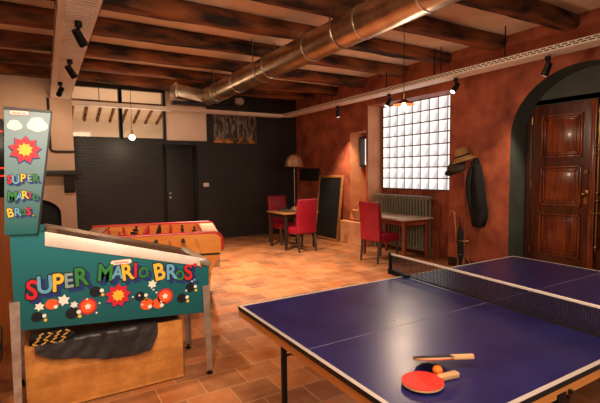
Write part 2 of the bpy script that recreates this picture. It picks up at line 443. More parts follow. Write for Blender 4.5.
# back wall: black wall with glazed transom band, door and plain panel
def back_wall():
    m = MB()
    zt = 2.30
    m.box(.3, 2.32, BACK_Y, BACK_Y + .12, 0, zt); m.box(2.98, WX, BACK_Y, BACK_Y + .12, 0, zt)
    m.box(2.32, 2.98, BACK_Y, BACK_Y + .12, 2.14, zt)
    m.box(3.30, WX, BACK_Y, BACK_Y + .12, zt, CEIL)
    m.box(.3, 3.30, BACK_Y, BACK_Y + .12, 3.38, CEIL)
    return m.build('wall_back', 'black_brick', flat=True)
struct(back_wall())
d1 = struct(MB().box(2.33, 2.97, BACK_Y + .02, BACK_Y + .06, .01, 2.13, .004).build('door_1', 'black'), 'flush black door in the black wall', 'door')
m = MB(); m.box(2.26, 2.33, BACK_Y - .02, BACK_Y + .05, 0, 2.2, .006); m.box(2.97, 3.04, BACK_Y - .02, BACK_Y + .05, 0, 2.2, .006); m.box(2.33, 2.97, BACK_Y - .02, BACK_Y + .05, 2.13, 2.2, .006)
m.build('door_frame', 'dark_metal', d1)
m = MB()
for z in (1.03, 1.12): m.cyl((2.40, BACK_Y + .03, z), (2.40, BACK_Y - .04, z), .022, n=12)
m.build('door_handle', 'steel', d1)
for i, (a, b) in enumerate(((.47, 1.40), (1.47, 2.31))):
    g = struct(MB().box(a, b, BACK_Y + .05, BACK_Y + .056, 2.33, 3.33).build('window_%d' % (3 + i), 'glass', flat=True), 'clear transom pane above the black wall', 'window')
    m = MB()
    m.box(a - .05, a, BACK_Y - .01, BACK_Y + .1, 2.28, 3.38); m.box(b, b + .05, BACK_Y - .01, BACK_Y + .1, 2.28, 3.38)
    m.box(a, b, BACK_Y - .01, BACK_Y + .1, 2.28, 2.33); m.box(a, b, BACK_Y - .01, BACK_Y + .1, 3.33, 3.38)
    m.build('window_frame', 'black', g)
p = struct(MB().box(2.37, 3.29, BACK_Y + .02, BACK_Y + .07, 2.30, 3.38, .003).build('trim_1', 'pale_panel'), 'plain beige panel beside the transom panes', 'panel')
# the room beyond the transom panes: pale sloping ceiling with rafters
m = MB(); m.prism([(9.83, 4.15), (13.75, 3.09), (13.75, 3.2), (9.83, 4.26)], 'X', -2.3, 7.2)
m.box(-2.3, 7.2, 13.6, 13.75, 0, 3.2)
struct(m.build('wall_beyond', 'back_white', flat=True))
struct(MB().box(-2.2, 7.1, 12.30, 12.42, 3.40, 3.52).build('trim_2', 'beam', flat=True), 'brown tie beam in the room beyond the transom panes', 'beam')
for i in range(13):
    x = -.3 + i * .33
    b = MB().prism([(12.42, 3.38), (13.6, 3.06), (13.6, 3.15), (12.42, 3.47)], 'X', x, x + .06).build('rafter', 'beam', flat=True)
    tag(b, 'dark rafter seen through the transom panes above the black wall', 'rafter', 'rafters in the room beyond the transom')
light('room_lamp', 'POINT', (1.8, 11.6, 1.4), (1.6, 11.0, 0), 170, (1, .8, .62), .3)

# chimney breast with arched opening
def chimney():
    m = MB(); arch = [(-.62, 0), (-.62, .85)]
    for i in range(1, 14): a = PI - PI * i / 14; arch.append((-.19 + .43 * math.cos(a), .85 + .28 * math.sin(a)))
    arch += [(.24, .85), (.24, 0)]
    m.prism([(-2.2, 0)] + arch + [(.50, 0), (.50, CEIL), (-2.2, CEIL)], 'Y', 9.05, 9.69)
    m.mi = 1; m.box(-.7, .3, 9.55, 9.69, 0, 1.2)
    m.bm.normal_update()
    for f in m.bm.faces:
        c = f.calc_center_median()
        if 9.06 < c.y < 9.68 and -.65 < c.x < .26 and c.z < 1.2: f.material_index = 1
    return m.build('wall_chimney', ['beige_plaster', 'black'], flat=True)
struct(chimney())
mt = thing('mantel_shelf', 'black stone mantel shelf with corbel above the arched fireplace', 'mantel', (0, 9.05, 0))
MB().box(-1.1, .62, -.2, 0, 1.55, 1.64, .008).build('shelf', 'black', mt)
for x in (.31, -.86):
    MB().prism([(0, 1.22), (-.12, 1.30), (-.17, 1.55), (0, 1.55)], 'X', x, x + .18).build('corbel', 'black', mt)
tag(MB().tube([(.12, 9.03, 2.95), (.12, 9.03, 2.05), (.14, 9.03, 2.0), (.2, 9.03, 1.985), (.5, 9.03, 1.985)], .022).build('wall_conduit', 'conduit'), 'thin black conduit bending along the beige chimney breast', 'pipe')

# ------------------------------------------------------------------ ceiling beams
ORD = ['nearest the camera', 'second from the camera', 'third from the camera', 'fourth from the camera', 'fifth from the camera', 'sixth from the camera', 'third from the black wall', 'second from the black wall', 'closest to the black wall']
def beam(k, yf, x1, wd=.25, hg=.19):
    t = bmesh.new(); n = 14; segs = 60; rings = []
    yc = yf - wd / 2
    for i in range(segs + 1):
        x = -2.15 + (x1 + 2.15) * i / segs; rg = []
        for j in range(n):
            a = 2 * PI * j / n
            ca, sa = math.cos(a), math.sin(a)
            e = .55
            y = abs(ca) ** e * math.copysign(1, ca) * wd / 2; z = abs(sa) ** e * math.copysign(1, sa) * hg / 2
            nv = noise.noise_vector(Vector((x * 1.1, y * 4 + k * 5.3, z * 4)))
            n2 = noise.noise_vector(Vector((x * 5, y * 9 + k * 3.1, z * 9)))
            sag = .012 * math.sin(x * .9 + k)
            rg.append(t.verts.new((x, yc + y + nv.y * .022 + n2.y * .008, CEIL - hg / 2 + .012 + z + nv.z * .016 + n2.z * .007 + (sag if sa < 0 else 0))))
        rings.append(rg)
    for A, B in zip(rings, rings[1:]):
        for j in range(n): t.faces.new([A[j], A[(j + 1) % n], B[(j + 1) % n], B[j]])
    t.faces.new(rings[0]); t.faces.new(rings[-1]); bmesh.ops.recalc_face_normals(t, faces=t.faces)
    m = MB(); m.merge(t); o = m.build('ceiling_beam', 'beam', smooth=50)
    o['label'] = 'rough dark wooden ceiling beam, ' + ORD[k]; o['category'] = 'beam'; o['group'] = 'beams across the ceiling'
for k, yf in enumerate((1.05, 2.07, 3.08, 4.05, 5.0, 5.98, 7.08, 8.1, 9.03)):
    beam(k, yf, WX + .02)

# ------------------------------------------------------------------ windows
wn = MB()
wn.mi = 0
PW, PH, Y0, Z0 = .2055, .2063, 4.886, 1.21
for i in range(9):
    for j in range(8):
        wn.box(WB - .02, WB + .05, Y0 + i * PW + .010, Y0 + (i + 1) * PW - .010, Z0 + j * PH + .010, Z0 + (j + 1) * PH - .010, .006)
win = struct(wn.build('window_1', 'block_glass'), 'glass block window in the red wall', 'window')
MB().box(WB - .0155, WB + .04, Y0 - .14, Y0 + 9 * PW + .09, Z0 - .01, Z0 + 8 * PH + .01).build('grout', 'grout', win)
w2 = struct(MB().box(WB + .04, WB + .06, 6.95, 7.40, 1.70, 2.27).build('window_2', 'lit_pane', flat=True), 'small narrow window in the niche', 'window')
m = MB(); m.box(WB + .0, WB + .1, 7.385, 7.42, 1.64, 2.32); m.box(WB + .0, WB + .1, 6.89, 7.385, 2.27, 2.32); m.box(WB + .0, WB + .1, 6.89, 7.385, 1.64, 1.70)
m.box(WB - .1, WB, 7.375, 7.405, 1.66, 2.30)
m.build('window_frame', 'dark_wood', w2)
MB().cyl((WB - .11, 7.38, 1.95), (WB - .15, 7.36, 1.95), .012).build('window_catch', 'brass', w2)

# ------------------------------------------------------------------ arched double door
DX = WB + .02
def panel_leaf(y0, y1, parent, name):
    m = MB(); W = y1 - y0
    m.mi = 1; m.box(DX, DX + .045, y0, y1, 0.03, 2.45); m.mi = 0
    st = .11
    for z0, z1 in ((.36, .945), (1.06, 1.60), (1.72, 2.30)):
        yy0, yy1 = y0 + st, y1 - st - .02
        for k, (o, h) in enumerate(((0, .028), (.035, .018), (.06, .008))):
            a, b, c, d = yy0 + o, yy1 - o, z0 + o, z1 - o
            t = .022
            m.box(DX - h, DX + .01, a, b, c, c + t, .004); m.box(DX - h, DX + .01, a, b, d - t, d, .004)
            m.box(DX - h, DX + .01, a, a + t, c, d, .004); m.box(DX - h, DX + .01, b - t, b, c, d, .004)
        q = bmesh.new()   # raised field
        a, b, c, d = yy0 + .075, yy1 - .075, z0 + .075, z1 - .075
        m.prism([(a, c), (b, c), (b, d), (a, d)], 'X', DX - .02, DX + .01, bev=.012)
    return m.build(name, ['door_wood', 'door_stile'], parent)
d2 = thing('door_2', 'carved dark wooden double door under the green arch', 'door'); d2['kind'] = 'structure'
leaf = panel_leaf(2.82, 3.60, d2, 'door_leaf')
leaf2 = panel_leaf(1.96, 2.74, d2, 'door_leaf')
m = MB(); m.box(DX - .02, DX + .08, 3.60, 3.69, 0, 2.50, .008); m.box(DX - .02, DX + .08, 1.87, 1.96, 0, 2.50, .008); m.box(DX - .02, DX + .08, 1.96, 3.60, 2.45, 2.53, .008)
m.build('door_frame', 'frame_wood', d2)
m = MB(); m.box(DX - .045, DX + .0, 2.755, 2.825, 0.02, 2.45, .012); m.cyl((DX - .05, 2.76, .05), (DX - .05, 2.76, 2.43), .016)
m.build('centre_moulding', 'door_wood', d2)
m = MB()
m.box(DX - .008, DX, 2.845, 2.895, 1.10, 1.28, .003); m.cyl((DX, 2.87, 1.23), (DX - .06, 2.87, 1.23), .012); m.ball((DX - .075, 2.87, 1.23), .034)
m.cyl((DX - .005, 2.87, 1.52), (DX - .03, 2.87, 1.52), .026)
m.build('door_knob', 'brass', leaf)
m = MB()
for z in (1.02, .99): pass
m.cyl((DX - .03, 2.66, 1.0), (DX - .09, 2.66, 1.0), .014); m.cyl((DX - .085, 2.66, 1.0), (DX - .085, 2.78, .99), .011)
m.box(DX - .03, DX - .0, 2.64, 2.69, .9, 1.1, .004)
m.build('door_lever', 'brass', leaf2)
m = MB(); m.cyl((DX - .05, 2.72, .5), (DX - .05, 2.72, 2.35), .012)
for z in (.55, 1.15, 1.25, 1.75, 1.85, 2.3): m.ball((DX - .05, 2.72, z), .026)
for z in (.7, 1.5, 2.1): m.cyl((DX, 2.72, z), (DX - .05, 2.72, z), .014)
m.build('bolt_rod', 'brass', leaf2)
MB().box(DX - .3, DX + .08, 1.87, 3.69, 0, .03, .006).build('threshold', 'red_wood', d2)
m = MB()
for z in (.35, 1.3, 2.2): m.cyl((DX - .025, 3.6, z), (DX - .025, 3.6, z + .1), .012)
m.build('hinge', 'brass', leaf)

# ------------------------------------------------------------------ ventilation duct
du = thing('ventilation_duct', 'large round galvanised ventilation duct hanging under the beams', 'duct', (2.762, 0, 3.02))
DR = .163
MB().cyl((0, -.8, 0), (0, 8.0, 0), DR, n=40).build('pipe', 'metal', du, smooth=60)
for y in (.6, 1.75, 2.55, 3.35, 4.3, 5.35, 6.5, 7.45):
    m = MB(); m.cyl((0, y - .008, 0), (0, y + .008, 0), DR + .006, n=40); m.build('seam_ring', 'bright_metal', du, smooth=60)
for y in (1.3, 3.7, 5.6, 7.2):
    m = MB(); m.box(-DR - .012, -DR - .006, y - .012, y + .012, 0, .42); m.box(DR + .006, DR + .012, y - .012, y + .012, 0, .42)
    m.tube([(DR * 1.05 * math.cos(a), y, DR * 1.05 * math.sin(a)) for a in [PI + PI * i / 16 for i in range(17)]], .007, 6)
    m.build('hanger_strap', 'metal', du)
m = MB(); m.prism([(-.62, -.05), (-.16, -.12), (.2, -.12), (.2, .12), (-.16, .12), (-.62, .17)], 'Y', 7.95, 8.32, bev=.006); m.build('plenum_box', 'metal', du)
m = MB(); m.box(-.64, -.60, 7.92, 8.35, -.07, .19, .004); m.build('flange', 'bright_metal', du)
m = MB(); m.box(-.66, .72, 8.0, 8.25, -.17, -.12, .004); m.build('support_channel', 'dark_metal', du)
m = MB(); m.cyl((.62, 8.0, -.06), (.62, 7.9, -.06), .07, n=18); m.cyl((.62, 8.05, -.12), (.62, 8.05, .02), .05); m.build('end_cap', 'bright_metal', du)

# ------------------------------------------------------------------ cable trays
lt = thing('cable_tray', 'wide slotted cable tray with three spotlights, above the pinball machine', 'cable tray', (0, 0, 2.95))
m = MB(); x0, x1 = .15, .475
m.box(x0, x0 + .006, 1.6, 9.62, 0, .07); m.box(x1 - .006, x1, 1.6, 9.62, 0, .07)
m.box(x0, x0 + .07, 1.6, 9.62, 0, .005); m.box(x1 - .035, x1, 1.6, 9.62, 0, .005)
m.build('side_rails', 'tray', lt, flat=True)
m = MB(); y = 1.62
while y < 9.6:
    m.box(x0 + .07, x1 - .035, y, y + .035, .0, .006); y += .06
m.build('slotted_base', 'tray', lt, flat=True)
for y in (2.6, 4.75, 6.85, 8.8):
    for x in (x0 + .012, x1 - .012): MB().cyl((x, y, .0), (x, y, .35), .006, n=8).build('hanger_rod', 'dark_metal', lt)

rt = thing('cable_tray', 'long slotted cable tray hung along the red wall', 'cable tray', (0, 0, 2.92))
m = MB(); m.box(5.10, 5.105, -.6, 9.4, 0, .065); m.box(5.345, 5.35, -.6, 9.4, 0, .065); m.box(5.10, 5.35, -.6, 9.4, -.004, .003)
m.build('tray_channel', 'tray', rt, flat=True)
m = MB(); y = -.5
while y < 9.3:
    m.box(5.0965, 5.0995, y, y + .055, .018, .03); m.box(5.0965, 5.0995, y + .04, y + .095, .04, .052); y += .08
m.build('side_slots', 'dark_metal', rt, flat=True)
for y in (.6, 2.35, 3.5, 4.55, 4.68, 5.75, 7.4, 8.45):
    MB().cyl((5.225, y, 0), (5.225, y, .50), .008, n=8).build('hanger_rod', 'dark_metal', rt)
bt = thing('cable_tray', 'narrow pale cable tray crossing in front of the black wall', 'cable tray', (0, 9.38, 2.90))
m = MB(); m.box(.48, 5.09, -.09, -.085, 0, .075); m.box(.48, 5.09, .085, .09, 0, .075); m.box(.48, 5.09, -.09, .09, 0, .004)
m.build('tray_channel', 'tray', bt, flat=True)
for x in (1.0, 2.2, 3.3, 4.4):
    MB().cyl((x, 0, 0), (x, 0, .54), .006, n=8).build('hanger_rod', 'dark_metal', bt)

# ------------------------------------------------------------------ track spotlights
def spotlight(loc, aim, label, grp, power, ang=70, lit=False):
    t = thing('track_spotlight', label, 'spotlight', loc, 0, grp)
    m = MB(); m.cyl((0, 0, 0), (0, 0, -.05), .032, n=16); m.build('mount', 'dark_metal', t)
    m = MB(); m.cyl((0, 0, -.04), (0, 0, -.12), .012, n=8); m.build('swivel_arm', 'dark_metal', t)
    d = (Vector(aim) - Vector(loc)).normalized(); c = Vector((0, 0, -.13))
    m = MB(); m.cyl(c - d * .06, c + d * .09, .037, .042, n=20); hd = m.build('lamp_head', 'dark_metal', t)
    m = MB(); m.cyl(c + d * .0895, c + d * .093, .035, n=20); m.build('lens', 'lens', hd)
    light('track_light', 'SPOT', Vector(loc) + c + d * .12, aim, power, WARM, .04, ang, .8)
spotlight((.33, 4.46, 2.95), (1.9, 6.2, .6), 'black spotlight on the wide tray, nearest of its three', 'spots on the wide left tray', 90)
spotlight((.33, 5.96, 2.95), (2.0, 7.6, .6), 'black spotlight on the wide tray, middle of its three', 'spots on the wide left tray', 90)
spotlight((.27, 7.46, 2.95), (-.2, 9.0, 2.0), 'black spotlight on the wide tray, farthest of its three', 'spots on the wide left tray', 42, 95)
spotlight((5.22, 2.94, 2.90), (5.7, 4.0, 1.1), 'black spotlight on the wall tray in front of the arch', 'spots on the tray by the red wall', 115, 46)
spotlight((5.22, 4.27, 2.90), (2.9, 4.6, 0), 'black spotlight with a glowing lens right of the glass block window', 'spots on the tray by the red wall', 130)
spotlight((5.22, 5.68, 2.90), (3.9, 6.4, 0), 'black spotlight on the wall tray above the glass block window', 'spots on the tray by the red wall', 130)
spotlight((5.22, 7.20, 2.90), (5.65, 7.5, .8), 'black spotlight on the wall tray above the niche', 'spots on the tray by the red wall', 230)

# ------------------------------------------------------------------ pendants
pd = thing('pendant_lamp', 'amber pendant lamp with a wide shallow shade before the glass block window', 'lamp', (3.63, 3.70, 0))
MB().cyl((0, 0, 3.45), (0, 0, 3.41), .045, n=16).build('ceiling_rose', 'dark_metal', pd)
MB().cyl((0, 0, 3.42), (0, 0, 2.45), .004, n=6).build('cord', 'dark_metal', pd)
m = MB(); m.cyl((0, 0, 2.46), (0, 0, 2.37), .022, .026, n=14); m.build('socket', 'brass', pd)
m = MB(); m.lathe([(.03, 2.385), (.05, 2.37), (.125, 2.33), (.127, 2.326), (.05, 2.362), (.03, 2.375)], 32, cap=False); m.build('lamp_shade', 'amber_glass', pd)
m = MB(); m.lathe([(0, 2.262), (.018, 2.266), (.031, 2.285), (.031, 2.30), (.02, 2.335), (.014, 2.37), (0, 2.375)], 16); m.build('bulb', 'bulb', pd)
light('pendant_light', 'POINT', (3.63, 3.70, 2.22), (0, 0, 0), 25, WARM, .04)
pg = thing('globe_lamp', 'small glowing globe lamp hanging before the black wall', 'lamp', (1.5, 8.85, 0))
MB().cyl((0, 0, 3.455), (0, 0, 2.33), .004, n=6).build('cord', 'dark_metal', pg)
MB().ball((0, 0, 2.27), .06, n=24).build('globe', 'globe', pg)
MB().cyl((0, 0, 2.34), (0, 0, 2.40), .02, n=12).build('socket', 'brass', pg)
light('globe_light', 'POINT', (1.5, 8.72, 2.2), (0, 0, 0), 14, (1, .75, .5), .08)

# ------------------------------------------------------------------ wall things
cv = thing('canvas_painting', 'unframed canvas of ochre and dark vertical streaks on the black wall', 'painting', (3.44, BACK_Y, 2.27))
MB().box(0, 1.10, -.03, 0, 0, .75, .003).build('canvas', 'canvas', cv)
sw = thing('light_switch', 'white double switch plate right of the black door', 'switch', (3.24, BACK_Y, 1.29))
MB().box(-.065, .065, -.012, 0, -.045, .045, .004).build('plate', 'white', sw)
for x in (-.03, .03): MB().box(x - .022, x + .022, -.018, -.01, -.032, .032, .003).build('rocker', 'white', sw)
so = thing('wall_socket', 'cream wall socket low on the red wall behind the coat stand', 'socket', (WX, 4.47, .37))
MB().box(-.012, 0, -.04, .04, -.06, .06, .004).build('plate', 'white', so)
MB().cyl((-.013, 0, 0), (-.0105, 0, 0), .022).build('socket_hole', 'dark_metal', so)
wb = thing('wall_blackboard', 'wide low black panel mounted high on the red wall by the corner', 'blackboard', (WX, 9.06, 1.34))
MB().box(-.022, 0, -.46, .46, 0, .31, .003).build('panel', 'slate', wb)
lb = thing('leaning_blackboard', 'tall blackboard in a brown wooden frame leaning on the red wall', 'blackboard', (5.50, 8.10, 0))
lb.rotation_euler = (0, math.radians(6.6), 0)
m = MB(); m.box(0, .02, -.44, .44, .05, 1.44); m.build('slate', 'slate', lb)
m = MB(); m.box(-.012, .03, -.48, -.42, 0, 1.49, .005); m.box(-.012, .03, .42, .48, 0, 1.49, .005); m.box(-.012, .03, -.42, .42, 0, .06, .005); m.box(-.012, .03, -.42, .42, 1.43, 1.49, .005)
m.build('frame', 'mid_wood', lb)

# ------------------------------------------------------------------ radiator
ra = thing('cast_iron_radiator', 'olive grey cast iron column radiator under the glass block window', 'radiator', (5.87, 6.09, 0))
NS = 20; PITCH_R = .072
def section_bm():
    m = MB()
    for x in (-.05, .05): m.tube([(x, 0, .16), (x, 0, 1.06)], .022, 10)
    m.box(-.075, .075, -.032, .032, .10, .18, .02); m.box(-.075, .075, -.032, .032, 1.02, 1.10, .02)
    return m
sec = section_bm().build('section', 'radiator', ra)
sec.location = (0, -NS * PITCH_R / 2, 0)
for i in range(1, NS):
    s2 = sec.copy(); COL.objects.link(s2); s2.parent = ra; s2.location = (0, -NS * PITCH_R / 2 + i * PITCH_R, 0)
for y in (-NS * PITCH_R / 2 + .0, NS * PITCH_R / 2 - PITCH_R): MB().box(-.06, .06, y - .03, y + .03, 0, .12, .01).build('foot', 'radiator', ra)
m = MB(); m.tube([(0, -.79, 1.06), (0, -.9, 1.06), (0, -.95, 1.02), (0, -.97, .95), (0, -.97, 0)], .018, 10); m.build('supply_pipe', 'red_wood', ra)

# ------------------------------------------------------------------ tables and chairs at the back
def simple_table(name, label, loc, lx, ly, h, topm, legm, cat='table'):
    t = thing(name, label, cat, loc)
    MB().box(-lx / 2, lx / 2, -ly / 2, ly / 2, h - .03, h, .004).build('tabletop', topm, t)
    m = MB(); a, b = lx / 2 - .05, ly / 2 - .05
    m.box(-a, a, -b, -b + .022, h - .12, h - .03); m.box(-a, a, b - .022, b, h - .12, h - .03)
    m.box(-a, -a + .022, -b, b, h - .12, h - .03); m.box(a - .022, a, -b, b, h - .12, h - .03)
    m.build('apron', legm, t)
    for sx in (-1, 1):
        for sy in (-1, 1):
            x, y = sx * (a - .02), sy * (b - .02)
            m = MB(); m.prism([(x - .03, y - .03), (x + .03, y - .03), (x + .03, y + .03), (x - .03, y + .03)], 'Z', 0, h - .03, bev=.004)
            for v in m.bm.verts:
                if v.co.z < .1: v.co.x = x + (v.co.x - x) * .7; v.co.y = y + (v.co.y - y) * .7
            m.build('leg', legm, t)
    return t
simple_table('chess_table', 'small brown wooden table with chess set between two red chairs', (4.42, 7.73, 0), .80, .78, .75, 'mid_wood', 'dark_wood')
simple_table('writing_table', 'pale-topped wooden table in front of the radiator', (5.435, 5.76, 0), .69, 1.18, .75, 'table2_top', 'red_wood')

def make_chair(label):
    t = thing('dining_chair', label, 'chair', (0, 0, 0), 0, 'red parsons chairs')
    # faces +Y locally; back at y=0
    m = MB(); m.box(-.225, .225, .02, .48, .34, .475, .022, seg=3); m.build('seat', 'red', t)
    bk = MB()
    prof = [(-.055, .37), (.03, .37), (.035, .48), (.015, .8), (-.03, 1.03), (-.075, 1.045), (-.10, 1.03), (-.075, .8), (-.05, .5)]
    bk.prism(prof, 'X', -.22, .22, bev=.012); bk.build('backrest', 'red', t, smooth=50)
    for sx in (-1, 1):
        for y0, y1 in ((-.02, -.06), (.44, .45)):
            m = MB(); m.tube([(sx * .195, y0, .37), (sx * .195, y1, 0)], [.033, .024], 4)
            m.build('leg', 'dark_wood', t)
    return t
ch = make_chair('red leatherette chair with its back to the camera at the chess table')
ch.location = (4.365, 7.10, 0); ch.rotation_euler = (0, 0, .03)
dup(ch, (4.47, 8.46, 0), PI + .05, 'red leatherette chair on the far side of the chess table')
dup(ch, (4.81, 5.66, 0), -PI / 2 + .12, 'red leatherette chair drawn up to the pale table by the radiator')

# chess set
cb = thing('chess_board', 'flat wooden chess board on the small brown table', 'chess board', (4.40, 7.74, .75))
MB().box(-.21, .21, -.21, .21, 0, .014, .002).build('board_frame', 'dark_wood', cb)
m = MB()
for i in range(8):
    for j in range(8):
        m.mi = (i + j) % 2
        m.box(-.19 + i * .0475, -.19 + (i + 1) * .0475, -.19 + j * .0475, -.19 + (j + 1) * .0475, .0135, .0155)
m.build('board_squares', ['ply', 'dark_wood'], cb, flat=True)
def piece(kind):
    h = {'pawn': .05, 'rook': .058, 'bishop': .07, 'king': .088}[kind]
    r = .017
    pr = [(0, 0), (r, 0), (r, .006), (r * .75, .012), (r * .42, h * .4), (r * .38, h * .62), (r * .62, h * .66), (r * .4, h * .7)]
    if kind == 'pawn': pr += [(r * .6, h * .8), (r * .5, h * .93), (0, h)]
    elif kind == 'rook': pr += [(r * .65, h * .78), (r * .7, h), (r * .4, h), (r * .4, h * .93), (0, h * .93)]
    elif kind == 'bishop': pr += [(r * .6, h * .8), (r * .35, h * .95), (0, h)]
    else: pr += [(r * .7, h * .9), (r * .3, h * .93), (r * .15, h), (0, h)]
    return pr
protos = {}
row = ['rook', 'bishop', 'bishop', 'king', 'king', 'bishop', 'bishop', 'rook']
def put_piece(kind, col, i, j):
    key = (kind, col)
    if key not in protos:
        o = MB().lathe(piece(kind), 14).build('chess_' + kind, 'ply' if col == 'light' else 'dark_wood'); protos[key] = o
    else:
        o = protos[key].copy(); COL.objects.link(o)
    tag(o, '%s wooden chess %s standing on the chess board' % ({'light': 'light', 'dark': 'dark'}[col], kind), 'chess piece', '%s chess %s pieces on the board' % (col, kind),
        (4.40 - .19 + (i + .5) * .0475, 7.74 - .19 + (j + .5) * .0475, .7655))
for i in range(8):
    put_piece(row[i], 'dark', 0, i); put_piece('pawn', 'dark', 1 + (i % 3 == 0), i)
    put_piece(row[i], 'light', 7, i); put_piece('pawn', 'light', 6 - (i % 4 == 1), i)

# ------------------------------------------------------------------ floor lamp
fl = thing('floor_lamp', 'floor lamp with a shiny copper dome shade behind the chess table', 'lamp', (5.22, 9.0, 0))
MB().lathe([(0, 0), (.15, 0), (.15, .015), (.02, .03), (0, .03)], 28).build('base', 'dark_metal', fl)
MB().cyl((0, 0, .02), (0, 0, 1.72), .011, n=10).build('pole', 'steel', fl)
m = MB(); pr = [(.225, 1.69), (.228, 1.70), (.215, 1.72)]
for i in range(1, 11):
    a = PI / 2 * i / 10; pr.append((.212 * math.cos(a) + .001 * (i < 10), 1.78 + .22 * math.sin(a)))
pr = [(.255, 1.69), (.235, 1.71), (.215, 1.78)] + pr[3:-1] + [(0, 2.0)]
m.lathe(pr, 36, cap=False); m.build('lamp_shade', 'copper', fl, smooth=60)
MB().cyl((0, 0, 1.70), (0, 0, 1.80), .02, n=12).build('socket', 'brass', fl)

# ------------------------------------------------------------------ basket on the ledge
bk = thing('wicker_basket', 'pale wicker basket with a hoop handle on the niche ledge', 'basket', (5.755, 7.15, .53))
m = MB()
for k in range(9):
    z = .012 + k * .024; r = .10 + .03 * k / 8
    m.tube([(r * math.cos(2 * PI * i / 24), r * 1.25 * math.sin(2 * PI * i / 24), z + .004 * (-1) ** (i + k)) for i in range(24)], .012, 6, closed=True)
m.lathe([(0, 0), (.09, 0), (.09, .01), (0, .01)], 20); m.build('basket_body', 'wicker', bk)
m = MB(); m.tube([(0, .15 * math.cos(a), .20 + .17 * math.sin(a)) for a in [PI * i / 16 for i in range(17)]], .01, 8); m.build('handle', 'wicker', bk)

# ------------------------------------------------------------------ coat stand, hats, coat, stick, umbrella
cs = thing('coat_stand', 'slim dark wooden coat stand against the red wall', 'coat stand', (5.50, 4.30, 0))
m = MB(); m.tube([(0, 0, .05), (0, 0, .9), (0, 0, 1.78)], [.02, .018, .014], 10); m.ball((0, 0, 1.79), .025); m.build('pole', 'red_wood', cs)
for k in range(4):
    a = k * PI / 2 + .5; c, s = math.cos(a), math.sin(a)
    MB().tube([(.01 * c, .01 * s, .28), (.10 * c, .10 * s, .10), (.16 * c, .16 * s, .012)], .013, 8).build('foot', 'red_wood', cs)
for k, (a, z) in enumerate(((PI * .75, 1.62), (-.95, 1.70), (PI * .25, 1.70), (PI * 1.25, 1.64))):
    c, s = math.cos(a), math.sin(a)
    MB().tube([(.01 * c, .01 * s, z - .05), (.07 * c, .07 * s, z - .06), (.11 * c, .11 * s, z - .01), (.12 * c, .12 * s, z + .04)], .009, 8).build('hook', 'red_wood', cs)
m = MB(); m.tube([(.13 * math.cos(2 * PI * i / 20), .13 * math.sin(2 * PI * i / 20), .49) for i in range(20)], .008, 6, closed=True)
m.build('umbrella_ring', 'brass', cs)
h1 = thing('straw_hat', 'straw hat with a dark band on top of the coat stand', 'hat', (5.46, 4.32, 1.755))
h1.rotation_euler = (math.radians(-10), math.radians(-14), 0)
def brim(R, r, prof_h, parent, matn, name):
    m = MB(); m.lathe([(0, prof_h), (r * .55, prof_h), (r * .86, prof_h * .86), (r, .02), (r + .01, .004), (R * .75, -.012), (R, -.045), (R, -.05), (R * .75, -.018), (r, -.004), (r * .9, 0), (r * .8, prof_h * .8), (0, prof_h - .01)], 32)
    for v in m.bm.verts: v.co.x *= 1.15
    return m.build(name, matn, parent, smooth=60)
brim(.17, .105, .15, h1, 'straw', 'hat_body')
m = MB(); m.lathe([(.102, .004), (.101, .04), (.105, .04), (.108, .004)], 32)
for v in m.bm.verts: v.co.x *= 1.15
m.build('hat_band', 'cloth_black', h1)
h2 = thing('flat_cap', 'olive cloth cap hanging below the straw hat', 'hat', (5.40, 4.375, 1.60))
h2.rotation_euler = (math.radians(8), math.radians(-35), 0)
m = MB(); m.lathe([(0, .085), (.07, .08), (.125, .045), (.135, .01), (.115, -.02), (.11, -.03), (0, -.03)], 28); m.noise(.008, 9, 3); m.build('cap_crown', 'olive', h2, smooth=70)
m = MB(); m.ball((-.10, .04, -.02), .1, (1, 1, .12)); m.build('cap_peak', 'cloth_black', h2)

# hanging coat: closed garment volume with sleeves and folds
ct = thing('hanging_coat', 'long black coat hanging from the coat stand', 'coat', (5.585, 4.175, 0))
def coat_body():
    t = bmesh.new(); rings = []; n = 28
    prof = [(1.74, .02, .03), (1.70, .035, .05), (1.62, .065, .07), (1.5, .09, .08), (1.3, .11, .085), (1.1, .125, .085), (.95, .135, .085), (.82, .13, .08), (.74, .10, .07)]
    for z, w_, d_ in prof:
        rg = []
        for j in range(n):
            a = 2 * PI * j / n
            f = 1 + .13 * math.sin(5 * a + z * 2) * min(1, (1.74 - z) * 2) + .05 * math.sin(11 * a + z * 5)
            off = -.06 * (1.74 - z) / 1.0
            zz = z + (.05 * math.sin(3 * a) if z < .85 else 0)
            rg.append(t.verts.new((d_ * math.cos(a) * f, off + w_ * math.sin(a) * f, zz)))
        rings.append(rg)
    for A, B in zip(rings, rings[1:]):
        for j in range(n): t.faces.new([A[j], B[j], B[(j + 1) % n], A[(j + 1) % n]])
    t.faces.new(rings[0]); t.faces.new(rings[-1]); bmesh.ops.recalc_face_normals(t, faces=t.faces)
    m = MB(); m.merge(t); return m
coat_body().build('coat_body', 'cloth_black', ct, smooth=80)
for s_, nm in ((1, 'sleeve'), (-1, 'sleeve')):
    m = MB(); m.tube([(-.05, s_ * .04, 1.60), (-.07, s_ * .07, 1.4), (-.08, s_ * .08 - .03, 1.15), (-.07, s_ * .075 - .05, .98)], [.035, .045, .042, .038], 12); m.build(nm, 'cloth_black', ct)
m = MB(); m.tube([(-.04, -.05, 1.68), (-.07, 0, 1.62), (-.04, .05, 1.68)], .022, 8); m.build('collar', 'cloth_black', ct)
st = thing('walking_stick', 'brown walking stick with a crook handle in the stand ring', 'walking stick', (5.43, 4.40, 0))
